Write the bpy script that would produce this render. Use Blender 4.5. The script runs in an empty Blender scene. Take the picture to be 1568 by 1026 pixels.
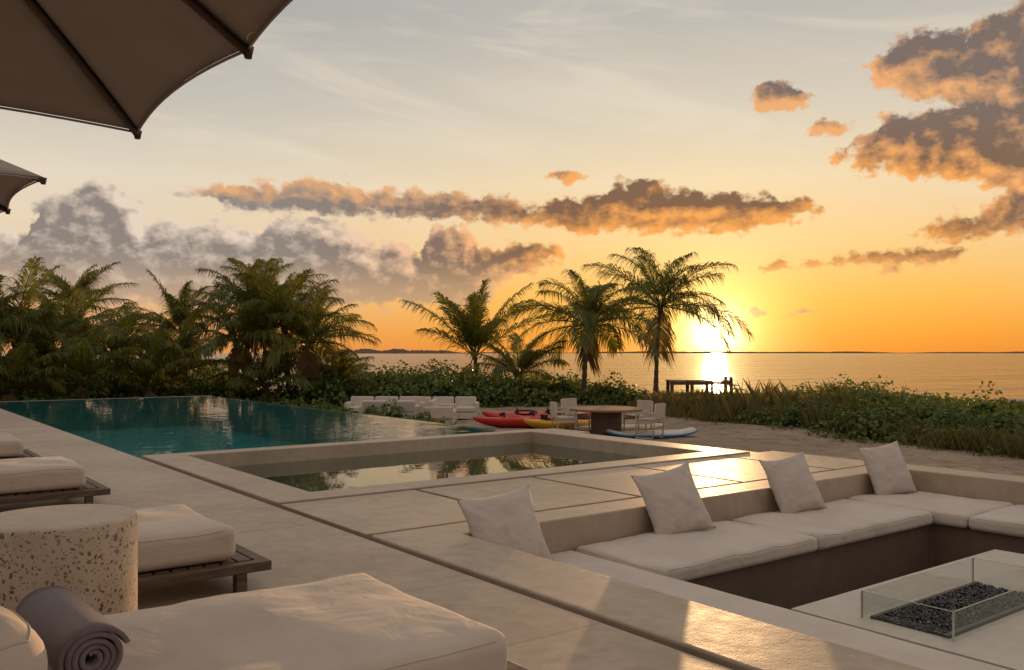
import bpy, bmesh, math, random
import numpy as np
from mathutils import Vector, Matrix, noise as mn
rad=math.radians
sc=bpy.context.scene
random.seed(4); rng=np.random.default_rng(7)
sc.view_settings.view_transform='Standard'
sc.view_settings.look='None'
sc.view_settings.exposure=0

BEAR=37.2                      # bearing of the view, clockwise from +Y
SUN_AZ=BEAR+13.0; SUN_EL=1.25
SB,CB=math.sin(rad(BEAR)),math.cos(rad(BEAR))

# ------------------------------------------------------------ node helpers
class NT:
    def __init__(s,tree): s.t=tree; s.n=tree.nodes; s.l=tree.links
    def set(s,sock,v):
        if isinstance(v,bpy.types.NodeSocket): s.l.new(v,sock)
        elif v is not None: sock.default_value=v
    def m(s,op,a,b=None,c=None,clamp=False):
        n=s.n.new('ShaderNodeMath'); n.operation=op; n.use_clamp=clamp
        s.set(n.inputs[0],a)
        if b is not None: s.set(n.inputs[1],b)
        if c is not None: s.set(n.inputs[2],c)
        return n.outputs[0]
    def v(s,op,a,b=None,c=None):
        n=s.n.new('ShaderNodeVectorMath'); n.operation=op
        s.set(n.inputs[0],a)
        if b is not None: s.set(n.inputs[3 if op=='SCALE' else 1],b)
        if c is not None: s.set(n.inputs[2],c)
        return n.outputs['Value'] if op in('DOT_PRODUCT','LENGTH') else n.outputs[0]
    def xyz(s,x=0,y=0,z=0):
        n=s.n.new('ShaderNodeCombineXYZ')
        for i,q in enumerate((x,y,z)): s.set(n.inputs[i],q)
        return n.outputs[0]
    def sep(s,a):
        n=s.n.new('ShaderNodeSeparateXYZ'); s.set(n.inputs[0],a); return n.outputs
    def noise(s,vec,scale,detail=4,rough=.5,dist=0,out=0,dim='3D'):
        n=s.n.new('ShaderNodeTexNoise'); n.noise_dimensions=dim
        if vec is not None: s.set(n.inputs['Vector'],vec)
        n.inputs['Scale'].default_value=scale; n.inputs['Detail'].default_value=detail
        n.inputs['Roughness'].default_value=rough; n.inputs['Distortion'].default_value=dist
        return n.outputs[out]
    def vor(s,vec,scale,feature='F1',out='Distance',rnd=1,dim='3D'):
        n=s.n.new('ShaderNodeTexVoronoi'); n.voronoi_dimensions=dim; n.feature=feature
        if vec is not None: s.set(n.inputs['Vector'],vec)
        n.inputs['Scale'].default_value=scale; n.inputs['Randomness'].default_value=rnd
        return n.outputs[out]
    def mix(s,f,a,b,blend='MIX'):
        n=s.n.new('ShaderNodeMix'); n.data_type='RGBA'; n.blend_type=blend; n.clamp_factor=True
        s.set(n.inputs[0],f)
        s.set(n.inputs[6],a if not isinstance(a,tuple) else (*a[:3],1)); s.set(n.inputs[7],b if not isinstance(b,tuple) else (*b[:3],1))
        return n.outputs[2]
    def ramp(s,f,stops,interp='LINEAR'):
        n=s.n.new('ShaderNodeValToRGB'); r=n.color_ramp; r.interpolation=interp
        while len(r.elements)<len(stops): r.elements.new(.5)
        for e,(p,c) in zip(r.elements,stops):
            e.position=p; e.color=(*c,1) if isinstance(c,tuple) else (c,c,c,1)
        s.set(n.inputs[0],f); return n.outputs[0]
    def sstep(s,x,a,b):
        n=s.n.new('ShaderNodeMapRange'); n.interpolation_type='SMOOTHSTEP'
        s.set(n.inputs[0],x); s.set(n.inputs[1],a); s.set(n.inputs[2],b)
        return n.outputs[0]
    def bump(s,h,strength=.3,dist=.01,nrm=None):
        n=s.n.new('ShaderNodeBump'); n.inputs['Strength'].default_value=strength; n.inputs['Distance'].default_value=dist
        s.set(n.inputs['Height'],h)
        if nrm is not None: s.set(n.inputs['Normal'],nrm)
        return n.outputs[0]
    def obj(s):
        return s.n.new('ShaderNodeTexCoord').outputs['Object']

def newmat(name):
    m=bpy.data.materials.new(name); m.use_nodes=True
    t=NT(m.node_tree); p=t.n['Principled BSDF']
    return m,t,p

def pm(name,c1,c2,scale=3,rough=.7,bs=None,bstr=.3,bdist=.005,spec=.5,detail=3,metal=0,sheen=0,stretch=None):
    m,t,p=newmat(name); co=t.obj()
    if stretch: co=t.v('MULTIPLY',co,stretch)
    f=t.noise(co,scale,detail,.6)
    f=t.sstep(f,.3,.7)
    t.set(p.inputs['Base Color'],t.mix(f,c1,c2))
    p.inputs['Roughness'].default_value=rough; p.inputs['Specular IOR Level'].default_value=spec
    p.inputs['Metallic'].default_value=metal; p.inputs['Sheen Weight'].default_value=sheen
    if bs: t.set(p.inputs['Normal'],t.bump(t.noise(co,bs,3,.6),bstr,bdist))
    return m

# ------------------------------------------------------------ materials
def stone(name,c1,c2,rough=.45,joints=None,spec=.5):
    m,t,p=newmat(name); co=t.obj()
    a=t.noise(co,.55,4,.62); b=t.noise(co,7,4,.65); c=t.noise(co,90,2,.5)
    f=t.m('ADD',t.m('MULTIPLY',a,.65),t.m('MULTIPLY',b,.35))
    col=t.mix(t.sstep(f,.36,.64),c1,c2)
    st=t.sstep(t.noise(co,1.7,5,.7,.6),.56,.72)
    col=t.mix(t.m('MULTIPLY',st,.4),col,tuple(x*.58 for x in c2))
    col=t.mix(t.m('MULTIPLY',t.sstep(c,.58,.7),.25),col,tuple(x*.5 for x in c2))
    h=t.m('ADD',t.m('MULTIPLY',b,.6),t.m('MULTIPLY',c,.25))
    nr=t.bump(h,.35,.006)
    if joints:
        br=t.n.new('ShaderNodeTexBrick'); t.set(br.inputs['Vector'],co)
        br.inputs['Scale'].default_value=1; br.inputs['Mortar Size'].default_value=.0035
        br.inputs['Mortar Smooth'].default_value=.1
        br.inputs['Brick Width'].default_value=joints[0]; br.inputs['Row Height'].default_value=joints[1]
        br.inputs['Color1'].default_value=(.48,.48,.48,1); br.inputs['Color2'].default_value=(.58,.58,.58,1)
        tint=t.m('ADD',t.m('MULTIPLY',t.sep(br.outputs['Color'])[0],.55),.72)
        col=t.mix(1,col,t.xyz(tint,tint,tint),'MULTIPLY')
        col=t.mix(t.m('MULTIPLY',br.outputs['Fac'],.6),col,(.10,.07,.05))
    t.set(p.inputs['Base Color'],col)
    t.set(p.inputs['Roughness'],t.m('ADD',rough-.1,t.m('MULTIPLY',b,.22)))
    p.inputs['Specular IOR Level'].default_value=spec
    t.set(p.inputs['Normal'],nr)
    return m
M={}
M['deck']=stone('limestone_deck',(.45,.34,.25),(.33,.245,.178),.47,(2.4,1.2))
M['slab']=stone('limestone_slab',(.47,.355,.255),(.34,.255,.18),.46)
M['cope']=stone('limestone_coping',(.46,.355,.265),(.35,.268,.198),.48)
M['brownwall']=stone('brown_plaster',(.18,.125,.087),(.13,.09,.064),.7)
M['wallside']=stone('pool_wall_plaster',(.34,.28,.22),(.25,.2,.155),.6)
M['channel']=pm('dark_channel',(.03,.024,.02),(.05,.04,.03),6,.9)
M['fire_table']=stone('pale_concrete',(.60,.53,.46),(.50,.44,.38),.5)
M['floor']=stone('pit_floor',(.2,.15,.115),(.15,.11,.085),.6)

def fabric(name,c,rough=.9,wr=.5):
    m,t,p=newmat(name); co=t.obj()
    a=t.noise(co,2.3,3,.6); w=t.noise(co,5,3,.5,.8)
    wea=t.noise(co,420,1,.5)
    t.set(p.inputs['Base Color'],t.mix(t.sstep(a,.3,.7),tuple(x*.9 for x in c),c))
    p.inputs['Roughness'].default_value=rough; p.inputs['Sheen Weight'].default_value=.1
    p.inputs['Specular IOR Level'].default_value=.2
    n1=t.bump(w,wr,.03); t.set(p.inputs['Normal'],t.bump(wea,.25,.002,n1))
    return m
M['cushion']=fabric('cream_fabric',(.60,.50,.42),.9,.4)
M['seat']=fabric('sand_fabric',(.60,.52,.455),.9,.6)
M['pillow']=fabric('linen_fabric',(.56,.485,.425),.95,.9)
M['umb']=fabric('umbrella_canvas',(.36,.295,.255),.9,.15)
M['canvas']=fabric('chair_canvas',(.55,.48,.40),.9,.1)
m,t,p=newmat('towel_terry'); co=t.obj()
t.set(p.inputs['Base Color'],t.mix(t.noise(co,60,3),(.15,.115,.13),(.25,.195,.205)))
p.inputs['Roughness'].default_value=1; p.inputs['Sheen Weight'].default_value=.3
t.set(p.inputs['Normal'],t.bump(t.noise(co,260,3,.7),.9,.006)); M['towel']=m

m,t,p=newmat('terrazzo'); co=t.obj()
wc=t.v('ADD',co,t.v('SCALE',t.noise(co,14,2,out=1),.05))
def chips(scale,th,sd):
    v=t.v('ADD',wc,(sd,sd*2,sd))
    n=t.n.new('ShaderNodeTexVoronoi'); t.set(n.inputs['Vector'],v); n.inputs['Scale'].default_value=scale
    r=t.sep(n.outputs['Color'])
    lim=t.m('MULTIPLY',t.sstep(r[0],.25,1),th)
    return t.m('LESS_THAN',n.outputs['Distance'],lim),n.outputs['Color']
base=t.mix(t.sstep(t.noise(co,5,4,.6),.3,.7),(.52,.41,.31),(.60,.49,.38))
zz=t.sstep(t.sep(co)[2],.675,.688)
for scl,th,sd in((30,.36,0),(45,.40,3.1),(80,.42,7.7)):
    f,c=chips(scl,th,sd)
    cc=t.ramp(t.sep(c)[1],[(0,(.15,.075,.04)),(.45,(.28,.16,.09)),(.8,(.42,.33,.25)),(1,(.12,.08,.06))])
    f=t.m('MULTIPLY',f,t.m('SUBTRACT',1,t.m('MULTIPLY',zz,.8)))
    base=t.mix(f,base,cc); lastf=f if scl==30 else t.m('MAXIMUM',lastf,f)
t.set(p.inputs['Base Color'],base); p.inputs['Roughness'].default_value=.6
t.set(p.inputs['Normal'],t.bump(t.m('MULTIPLY',lastf,-1),.6,.004)); M['terrazzo']=m

def wood(name,c1,c2,rough=.6,st=(1,14,14)):
    m,t,p=newmat(name); co=t.v('MULTIPLY',t.obj(),st)
    f=t.noise(co,2.2,5,.65,.4)
    t.set(p.inputs['Base Color'],t.mix(t.sstep(f,.35,.68),c1,c2)); p.inputs['Roughness'].default_value=rough
    t.set(p.inputs['Normal'],t.bump(f,.5,.004)); return m
M['wood']=wood('dark_teak',(.075,.044,.028),(.15,.092,.06))
M['rib']=wood('umbrella_rib_wood',(.045,.026,.017),(.09,.052,.034))
M['woodl']=wood('teak_table',(.25,.12,.055),(.36,.19,.09),.45)
M['woodd']=wood('weathered_timber',(.10,.055,.032),(.17,.10,.06),.8)
M['trunk']=pm('palm_bark',(.085,.06,.042),(.16,.12,.085),6,.9,14,.8,.03,stretch=(1,1,5))
M['metal']=pm('dark_metal',(.03,.028,.027),(.045,.04,.038),4,.4,metal=.6)
M['blackglass']=pm('black_fire_glass',(.008,.008,.01),(.025,.025,.028),30,.12,spec=.7)
def paint(name,c,r=.3): return pm(name,tuple(x*.85 for x in c),c,4,r,30,.05)
M['red']=paint('red_plastic',(.55,.03,.015)); M['yellow']=paint('yellow_plastic',(.70,.38,.03)); M['blue']=paint('blue_paint',(.04,.2,.4))
M['white']=paint('white_board',(.64,.60,.56)); M['orange']=paint('orange_plastic',(.7,.17,.02))

def leafmat(name,c1,c2,c3,tr=.35,rough=.5,spec=.35,tc=(.30,.24,.03)):
    m,t,p=newmat(name)
    g=t.n.new('ShaderNodeNewGeometry')
    nz=t.noise(g.outputs['Position'],.55,2,.6)
    r=g.outputs['Random Per Island']
    col=t.mix(t.sstep(nz,.35,.65),c1,c2); col=t.mix(t.m('MULTIPLY',t.m('POWER',r,2.2),.9),col,c3)
    t.set(p.inputs['Base Color'],col); p.inputs['Roughness'].default_value=rough; p.inputs['Specular IOR Level'].default_value=spec
    tb=t.n.new('ShaderNodeBsdfTranslucent'); t.set(tb.inputs['Color'],t.mix(.5,col,tc))
    mx=t.n.new('ShaderNodeMixShader'); mx.inputs[0].default_value=tr
    t.l.new(p.outputs[0],mx.inputs[1]); t.l.new(tb.outputs[0],mx.inputs[2])
    t.l.new(mx.outputs[0],t.n['Material Output'].inputs[0]); return m
M['frond']=leafmat('palm_leaf',(.045,.085,.014),(.09,.12,.018),(.22,.18,.03),.42,tc=(.32,.27,.02))
M['leaf']=leafmat('sea_grape_leaf',(.045,.095,.018),(.085,.14,.024),(.18,.20,.04),.3,tc=(.25,.26,.03))
M['grass']=leafmat('dune_grass',(.09,.085,.03),(.14,.12,.045),(.22,.17,.07),.35,.7,.2)
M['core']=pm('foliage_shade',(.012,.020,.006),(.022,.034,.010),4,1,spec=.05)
M['dry']=leafmat('dry_frond',(.16,.10,.045),(.22,.14,.06),(.3,.2,.09),.3,.8,.1)

# sand
m,t,p=newmat('sand'); co=t.obj()
a=t.noise(co,.35,4,.6); b=t.noise(co,2.2,4,.65,.5); fp=t.vor(t.v('ADD',co,t.v('SCALE',t.noise(co,1.5,2,out=1),.5)),1.9)
col=t.mix(t.sstep(a,.35,.65),(.42,.32,.235),(.33,.245,.178))
col=t.mix(t.m('MULTIPLY',t.sstep(b,.50,.68),.6),col,(.17,.122,.08))
t.set(p.inputs['Base Color'],col); p.inputs['Roughness'].default_value=.95; p.inputs['Specular IOR Level'].default_value=.15
h=t.m('ADD',t.m('MULTIPLY',b,1.2),t.m('MULTIPLY',t.sstep(fp,0,.6),.7))
t.set(p.inputs['Normal'],t.bump(h,1.0,.22)); M['sand']=m

# sea
m,t,p=newmat('sea_water'); co=t.obj()
p.inputs['Base Color'].default_value=(.045,.055,.06,1); p.inputs['Roughness'].default_value=.12; p.inputs['IOR'].default_value=1.33
q=t.n.new('ShaderNodeMapping'); t.set(q.inputs[0],co); q.inputs['Rotation'].default_value=(0,0,rad(SUN_AZ)); q.inputs['Scale'].default_value=(.35,1,1)
w1=t.noise(q.outputs[0],.30,3,.6); w2=t.noise(q.outputs[0],1.6,3,.6); w3=t.noise(q.outputs[0],.04,2,.6)
t.set(p.inputs['Normal'],t.bump(t.m('ADD',t.m('ADD',w1,t.m('MULTIPLY',w3,2.5)),t.m('MULTIPLY',w2,.25)),1.0,.95)); M['sea']=m

def poolwater(name,tint,rs,rd,cap=1.0,gr=.015):
    m,t,p=newmat(name); t.n.remove(p); co=t.obj()
    nr=t.bump(t.m('ADD',t.noise(co,rs,2,.5,.3),t.m('MULTIPLY',t.noise(co,rs*4,2,.5),.12)),.5,rd)
    fr=t.n.new('ShaderNodeFresnel'); fr.inputs[0].default_value=1.33; t.set(fr.inputs['Normal'],nr)
    gl=t.n.new('ShaderNodeBsdfGlossy'); gl.inputs['Roughness'].default_value=gr; gl.inputs['Color'].default_value=(1,1,1,1); t.set(gl.inputs['Normal'],nr)
    tr=t.n.new('ShaderNodeBsdfTransparent'); tr.inputs[0].default_value=(*tint,1)
    mx=t.n.new('ShaderNodeMixShader'); t.set(mx.inputs[0],t.m('MULTIPLY',fr.outputs[0],cap))
    t.l.new(tr.outputs[0],mx.inputs[1]); t.l.new(gl.outputs[0],mx.inputs[2])
    t.l.new(mx.outputs[0],t.n['Material Output'].inputs[0]); return m
M['poolw']=poolwater('pool_water',(.50,.82,.84),1.5,.017,.95,.025)
M['spaw']=poolwater('spa_water',(.75,.88,.86),1.4,.003,.97)
M['teal']=pm('teal_pool_tile',(.10,.40,.41),(.14,.48,.48),2,.5)
M['spatile']=pm('spa_tile',(.28,.33,.29),(.34,.38,.33),2,.5)

m,t,p=newmat('clear_glass'); t.n.remove(p)
lw=t.n.new('ShaderNodeLayerWeight'); lw.inputs[0].default_value=.5
gl=t.n.new('ShaderNodeBsdfGlossy'); gl.inputs['Roughness'].default_value=.01
tr=t.n.new('ShaderNodeBsdfTransparent'); t.set(tr.inputs[0],t.mix(t.noise(t.obj(),3,1),(.93,.95,.93),(.96,.97,.96)))
mx=t.n.new('ShaderNodeMixShader'); t.set(mx.inputs[0],t.m('ADD',.05,t.m('MULTIPLY',t.m('POWER',lw.outputs['Facing'],4.0),.5))); t.l.new(tr.outputs[0],mx.inputs[1]); t.l.new(gl.outputs[0],mx.inputs[2])
t.l.new(mx.outputs[0],t.n['Material Output'].inputs[0]); M['glass']=m
M['glassedge']=pm('glass_edge',(.42,.40,.35),(.5,.48,.43),5,.15)

# ------------------------------------------------------------ mesh helpers
def addobj(name,me,parent=None,loc=(0,0,0),rot=(0,0,0),scale=(1,1,1)):
    o=bpy.data.objects.new(name,me); sc.collection.objects.link(o)
    o.location=loc; o.rotation_euler=rot; o.scale=scale
    if parent: o.parent=parent
    return o
def mk(name,verts,faces,mats,parent=None,loc=(0,0,0),rot=(0,0,0),smooth=False,mi=None,scale=(1,1,1)):
    me=bpy.data.meshes.new(name); me.from_pydata([tuple(v) for v in verts],[],faces); me.update()
    for q in (mats if isinstance(mats,(list,tuple)) else [mats]): me.materials.append(q)
    if smooth: me.polygons.foreach_set('use_smooth',[True]*len(me.polygons))
    if mi is not None: me.polygons.foreach_set('material_index',mi)
    return addobj(name,me,parent,loc,rot,scale)
def empty(name,loc=(0,0,0),rz=0):
    e=bpy.data.objects.new(name,None); sc.collection.objects.link(e); e.location=loc; e.rotation_euler=(0,0,rz); e.empty_display_size=.3; return e
def bev(o,w=.01,s=2):
    b=o.modifiers.new('bevel','BEVEL'); b.width=w; b.segments=s; b.limit_method='ANGLE'; b.angle_limit=rad(40)
    return o
BF=[(0,3,2,1),(4,5,6,7),(0,1,5,4),(1,2,6,5),(2,3,7,6),(3,0,4,7)]
def box(name,x0,x1,y0,y1,z0,z1,mat,bevel=.008,parent=None):
    v=[(x0,y0,z0),(x1,y0,z0),(x1,y1,z0),(x0,y1,z0),(x0,y0,z1),(x1,y0,z1),(x1,y1,z1),(x0,y1,z1)]
    o=mk(name,v,BF,mat,parent)
    if bevel: bev(o,bevel)
    return o
def ring(name,o_,i_,z0,z1,mat,bevel=.012,parent=None):
    def r(a,z): return [(a[0],a[2],z),(a[1],a[2],z),(a[1],a[3],z),(a[0],a[3],z)]
    v=r(o_,z0)+r(i_,z0)+r(o_,z1)+r(i_,z1); f=[]
    for k in range(4):
        n=(k+1)%4
        f+=[(8+k,8+n,12+n,12+k),(k,n,8+n,8+k),(4+n,4+k,12+k,12+n),(k,4+k,4+n,n)]
    o=mk(name,v,f,mat,parent)
    if bevel: bev(o,bevel)
    return o
def tube(name,pts,radii,mat,parent=None,n=8,loc=(0,0,0)):
    V=[];F=[]
    P=[Vector(p) for p in pts]
    for i,p in enumerate(P):
        d=(P[min(i+1,len(P)-1)]-P[max(i-1,0)]).normalized()
        a=d.cross(Vector((0,0,1)) if abs(d.z)<.9 else Vector((1,0,0))).normalized(); b=d.cross(a)
        r=radii[i] if isinstance(radii,(list,tuple)) else radii
        for k in range(n):
            t=2*math.pi*k/n; V.append(p+a*math.cos(t)*r+b*math.sin(t)*r)
    for i in range(len(P)-1):
        for k in range(n):
            F.append((i*n+k,i*n+(k+1)%n,(i+1)*n+(k+1)%n,(i+1)*n+k))
    F.append(tuple(range(n))[::-1]); F.append(tuple((len(P)-1)*n+k for k in range(n)))
    o=mk(name,V,F,mat,parent,loc)
    o.data.polygons.foreach_set('use_smooth',[len(q.vertices)==4 for q in o.data.polygons])
    return o
def rbox(name,hx,hy,hz,r,mat,parent=None,loc=(0,0,0),rot=(0,0,0),puff=0,wr=0,seed=0,nin=14,seam=False):
    def samp(h):
        a=[h-r+r*math.tan(rad(t)) for t in (0,12,24,35,45)]
        inner=list(np.linspace(-(h-r),h-r,nin+1))[1:-1]
        return [-q for q in a[::-1]]+inner+a
    S=[samp(hx),samp(hy),samp(hz)]; H=(hx,hy,hz)
    vid={}; V=[]; F=[]
    def vert(p):
        k=tuple(round(c,5) for c in p)
        if k not in vid: vid[k]=len(V); V.append(p)
        return vid[k]
    for ax in range(3):
        a,b=(ax+1)%3,(ax+2)%3
        for sg in(-1,1):
            for i in range(len(S[a])-1):
                for j in range(len(S[b])-1):
                    q=[]
                    for (ii,jj) in((i,j),(i+1,j),(i+1,j+1),(i,j+1)):
                        p=[0,0,0]; p[ax]=sg*H[ax]; p[a]=S[a][ii]; p[b]=S[b][jj]; q.append(vert(tuple(p)))
                    F.append(q if sg>0 else q[::-1])
    def deform(p,ex=0):
        c=[max(-(H[k]-r),min(H[k]-r,p[k])) for k in range(3)]
        d=Vector([p[k]-c[k] for k in range(3)])
        if d.length>1e-9: d=d.normalized()*(r+ex)
        x,y,z=c[0]+d[0],c[1]+d[1],c[2]+d[2]
        if puff and z>0:
            z+=puff*(1-(x/hx)**4)*(1-(y/hy)**4)*(z/hz)
        if wr:
            nn=mn.noise(Vector((x*3+seed,y*3,z*4))); n2=mn.noise(Vector((x*9,y*9+seed,z*9)))
            w=wr*(nn+.35*n2); x+=w*.6*(d[0]/r if r else 0); y+=w*.6*(d[1]/r); z+=w*(1 if z>0 else 0)
        return (x,y,z)
    o=mk(name,[deform(p) for p in V],F,mat,parent,loc,rot,True)
    if seam:
        k=r*math.tan(rad(35)); zt=hz-r+k; path=[]
        for (ax0,ay0,ax1,ay1) in((-hx,-hy,hx,-hy),(hx,-hy,hx,hy),(hx,hy,-hx,hy),(-hx,hy,-hx,-hy)):
            for i in range(24):
                t_=i/24; path.append((ax0+(ax1-ax0)*t_,ay0+(ay1-ay0)*t_,zt))
        path.append(path[0]); q=[deform(p,.0008) for p in path]
        s_=tube(name+'_piping',q,.0035,mat,parent,6,loc); s_.rotation_euler=rot
    return o
def npmesh(name,V,F,mats,mi=None):
    me=bpy.data.meshes.new(name); k=F.shape[1]
    me.vertices.add(len(V)); me.vertices.foreach_set('co',V.astype(np.float32).ravel())
    me.loops.add(F.size); me.loops.foreach_set('vertex_index',F.astype(np.int32).ravel())
    me.polygons.add(len(F)); me.polygons.foreach_set('loop_start',np.arange(0,F.size,k,dtype=np.int32))
    me.polygons.foreach_set('loop_total',np.full(len(F),k,dtype=np.int32))
    for q in mats: me.materials.append(q)
    if mi is not None: me.polygons.foreach_set('material_index',mi.astype(np.int32))
    me.update(calc_edges=True); me.validate(); return me

# ------------------------------------------------------------ terrain + sea
def axis(lo,hi,step,far):
    a=list(np.arange(lo,hi+.01,step)); g=step; x=hi; r=[]
    while x<far: g*=1.5; x+=g; r.append(x)
    g=step; x=lo; l=[]
    while x>-far: g*=1.5; x-=g; l.append(x)
    return np.array(l[::-1]+a+r)
ax_=axis(-20,62,.6,9000); ay_=axis(-20,75,.6,9000)
XX,YY=np.meshgrid(ax_,ay_,indexing='ij')
def terr(x,y):
    s=.768*x+.64*y
    z=-.8
    k=min(1,max(0,(s-46)/26)); k=k*k*(3-2*k); z+=-3.2*k
    if s<75 and x>-30: z+=.13*mn.noise(Vector((x*.22,y*.22,1)))+.05*mn.noise(Vector((x*.9,y*.9,5)))
    if (x<10.9 and y<33.2) : z=-2.6
    return z
Z=np.array([[terr(x,y) for y in ay_] for x in ax_])
V=np.stack([XX,YY,Z],-1).reshape(-1,3); ny=len(ay_)
I=np.arange(len(ax_)*ny).reshape(len(ax_),ny)
F=np.stack([I[:-1,:-1],I[1:,:-1],I[1:,1:],I[:-1,1:]],-1).reshape(-1,4)
me=npmesh('sand_ground',V,F,[M['sand']]); me.polygons.foreach_set('use_smooth',[True]*len(me.polygons)); addobj('sand_ground',me)
mk('sea',[(-9000,-9000,-2.8),(9000,-9000,-2.8),(9000,9000,-2.8),(-9000,9000,-2.8)],[(0,1,2,3)],M['sea'])
haze=pm('island_haze',(.11,.07,.05),(.15,.10,.07),.02,1)
def island(b0,b1,dist,h,seed):
    V=[];F=[];n=90
    for i in range(n+1):
        t=i/n; b=rad(BEAR+b0+(b1-b0)*t); e=min(1,6*t,6*(1-t))
        hh=h*e*(.35+.9*abs(mn.noise(Vector((t*5,seed,0))))+.3*abs(mn.noise(Vector((t*30,seed,2)))))
        for k,(dd,zz) in enumerate(((0,-3),(60,hh),(400,-3))):
            V.append(((dist+dd)*math.sin(b),(dist+dd)*math.cos(b),zz))
    for i in range(n):
        for k in range(2): F.append((i*3+k,(i+1)*3+k,(i+1)*3+k+1,i*3+k+1))
    return mk('distant_island',V,F,haze,smooth=True)
island(-12,-3,4200,26,1); island(3,24,6000,16,4); island(-3,3.5,6000,10,8); island(24,36,6000,11,9)

# ------------------------------------------------------------ deck, pool, spa, pit
box('stone_deck',-16,3.36,-9,33.0,-.35,0,M['deck'],.01)
box('drain_channel',3.34,3.50,-9,13.45,-.9,-.10,M['channel'],0)
box('slab_bed',3.50,11.2,6.38,8.46,-.9,-.09,M['channel'],0)
xs=[3.44,5.0,6.62,8.3,10.15,11.35]
for i in range(5):
    box('paving_slab',xs[i]+(.0 if i==0 else .03),xs[i+1]-.03,6.52,8.31,-.085,.0,M['slab'],.006)
spa=empty('spa_pool')
ring('spa_rim',(3.44,10.85,8.37,13.4),(3.98,10.35,8.80,13.02),-1.0,.012,M['cope'],.012,spa)
box('spa_floor',3.9,10.4,8.7,13.1,-1.1,-.75,M['spatile'],0,spa)
box('spa_bench',3.985,4.75,8.81,13.01,-.74,-.34,M['spatile'],.01,spa)
mk('water',[(3.981,8.801,-.2),(10.349,8.801,-.2),(10.349,13.019,-.2),(3.981,13.019,-.2)],[(0,1,2,3)],M['spaw'],spa)
pool=empty('infinity_pool')
PX0,PX1,PY0,PY1=3.36,10.15,13.42,31.4
box('pool_floor',PX0-.3,PX1+.2,PY0-.1,PY1+.2,-1.3,-1.05,M['teal'],0,pool)
box('wall_end',PX0+.01,PX1+.28,PY1,PY1+.3,-2,-.035,M['wallside'],.01,pool)
box('wall_edge',PX1,PX1+.26,PY0+.0,PY1-.01,-2,-.045,M['cope'],.01,pool)
for nm,a in(('tile_left',[(PX0+.02,PY0,-.02),(PX0+.02,PY1,-.02),(PX0+.02,PY1,-1.1),(PX0+.02,PY0,-1.1)]),
            ('tile_end',[(PX0,PY1-.01,-.037),(PX1,PY1-.01,-.037),(PX1,PY1-.01,-1.1),(PX0,PY1-.01,-1.1)]),
            ('tile_edge',[(PX1-.01,PY0,-.05),(PX1-.01,PY1,-.05),(PX1-.01,PY1,-1.1),(PX1-.01,PY0,-1.1)]),
            ('tile_near',[(PX0,PY0+.01,-.02),(PX1,PY0+.01,-.02),(PX1,PY0+.01,-1.1),(PX0,PY0+.01,-1.1)])):
    mk(nm,a,[(0,1,2,3)],M['teal'],pool)
mk('water',[(PX0+.022,PY0+.012,-.035),(PX1+.2,PY0+.012,-.035),(PX1+.2,PY1-.012,-.035),(PX0+.022,PY1-.012,-.035)],[(0,1,2,3)],M['poolw'],pool)
box('catch_basin_wall',PX1+.75,PX1+1.0,13.45,PY1+.3,-2,-.32,M['cope'],.012,pool)
mk('basin_water',[(PX1+.27,13.45,-.45),(PX1+.76,13.45,-.45),(PX1+.76,PY1,-.45),(PX1+.27,PY1,-.45)],[(0,1,2,3)],M['spaw'],pool)
box('corner_plinth',10.88,12.0,13.2,14.3,-2,-.10,M['cope'],.012,pool)
box('side_wall',10.88,11.35,8.5,13.15,-2,-.05,M['cope'],.012,pool)

pit=empty('sunken_seating')
ring('coping',(3.44,11.35,-2.5,6.45),(4.08,10.86,-1.9,6.04),-1.2,.004,M['cope'],.014,pit)
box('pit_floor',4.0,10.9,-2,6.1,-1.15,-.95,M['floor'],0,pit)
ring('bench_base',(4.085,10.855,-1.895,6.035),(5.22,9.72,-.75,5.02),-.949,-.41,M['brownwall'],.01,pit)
def cush(name,x0,x1,y0,y1,z0,z1,r=.05,puff=.015,wr=.006,par=None,mat=None,nin=18,seed=0):
    return rbox(name,(x1-x0)/2,(y1-y0)/2,(z1-z0)/2,r,mat or M['seat'],par,((x0+x1)/2,(y0+y1)/2,(z0+z1)/2),(0,0,0),puff,wr,seed,nin,True)
cush('seat_cushion_back_1',5.27,7.44,4.93,6.03,-.408,-.25,.055,.012,.02,pit,nin=30)
cush('seat_cushion_back_2',7.445,9.62,4.93,6.03,-.408,-.25,.055,.012,.02,pit,seed=4,nin=30)
cush('seat_cushion_corner',9.63,10.85,4.6,6.03,-.408,-.25,.055,.012,.016,pit,seed=9,nin=26)
cush('seat_cushion_right',9.63,10.85,2.0,4.59,-.408,-.25,.055,.012,.014,pit,seed=12)
cush('seat_cushion_left',4.09,5.255,2.0,6.03,-.408,-.285,.03,.004,.004,pit,seed=14)
cush('seat_cushion_left_2',4.09,5.255,-1.85,1.99,-.408,-.285,.03,.004,.004,pit,seed=17)

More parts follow.
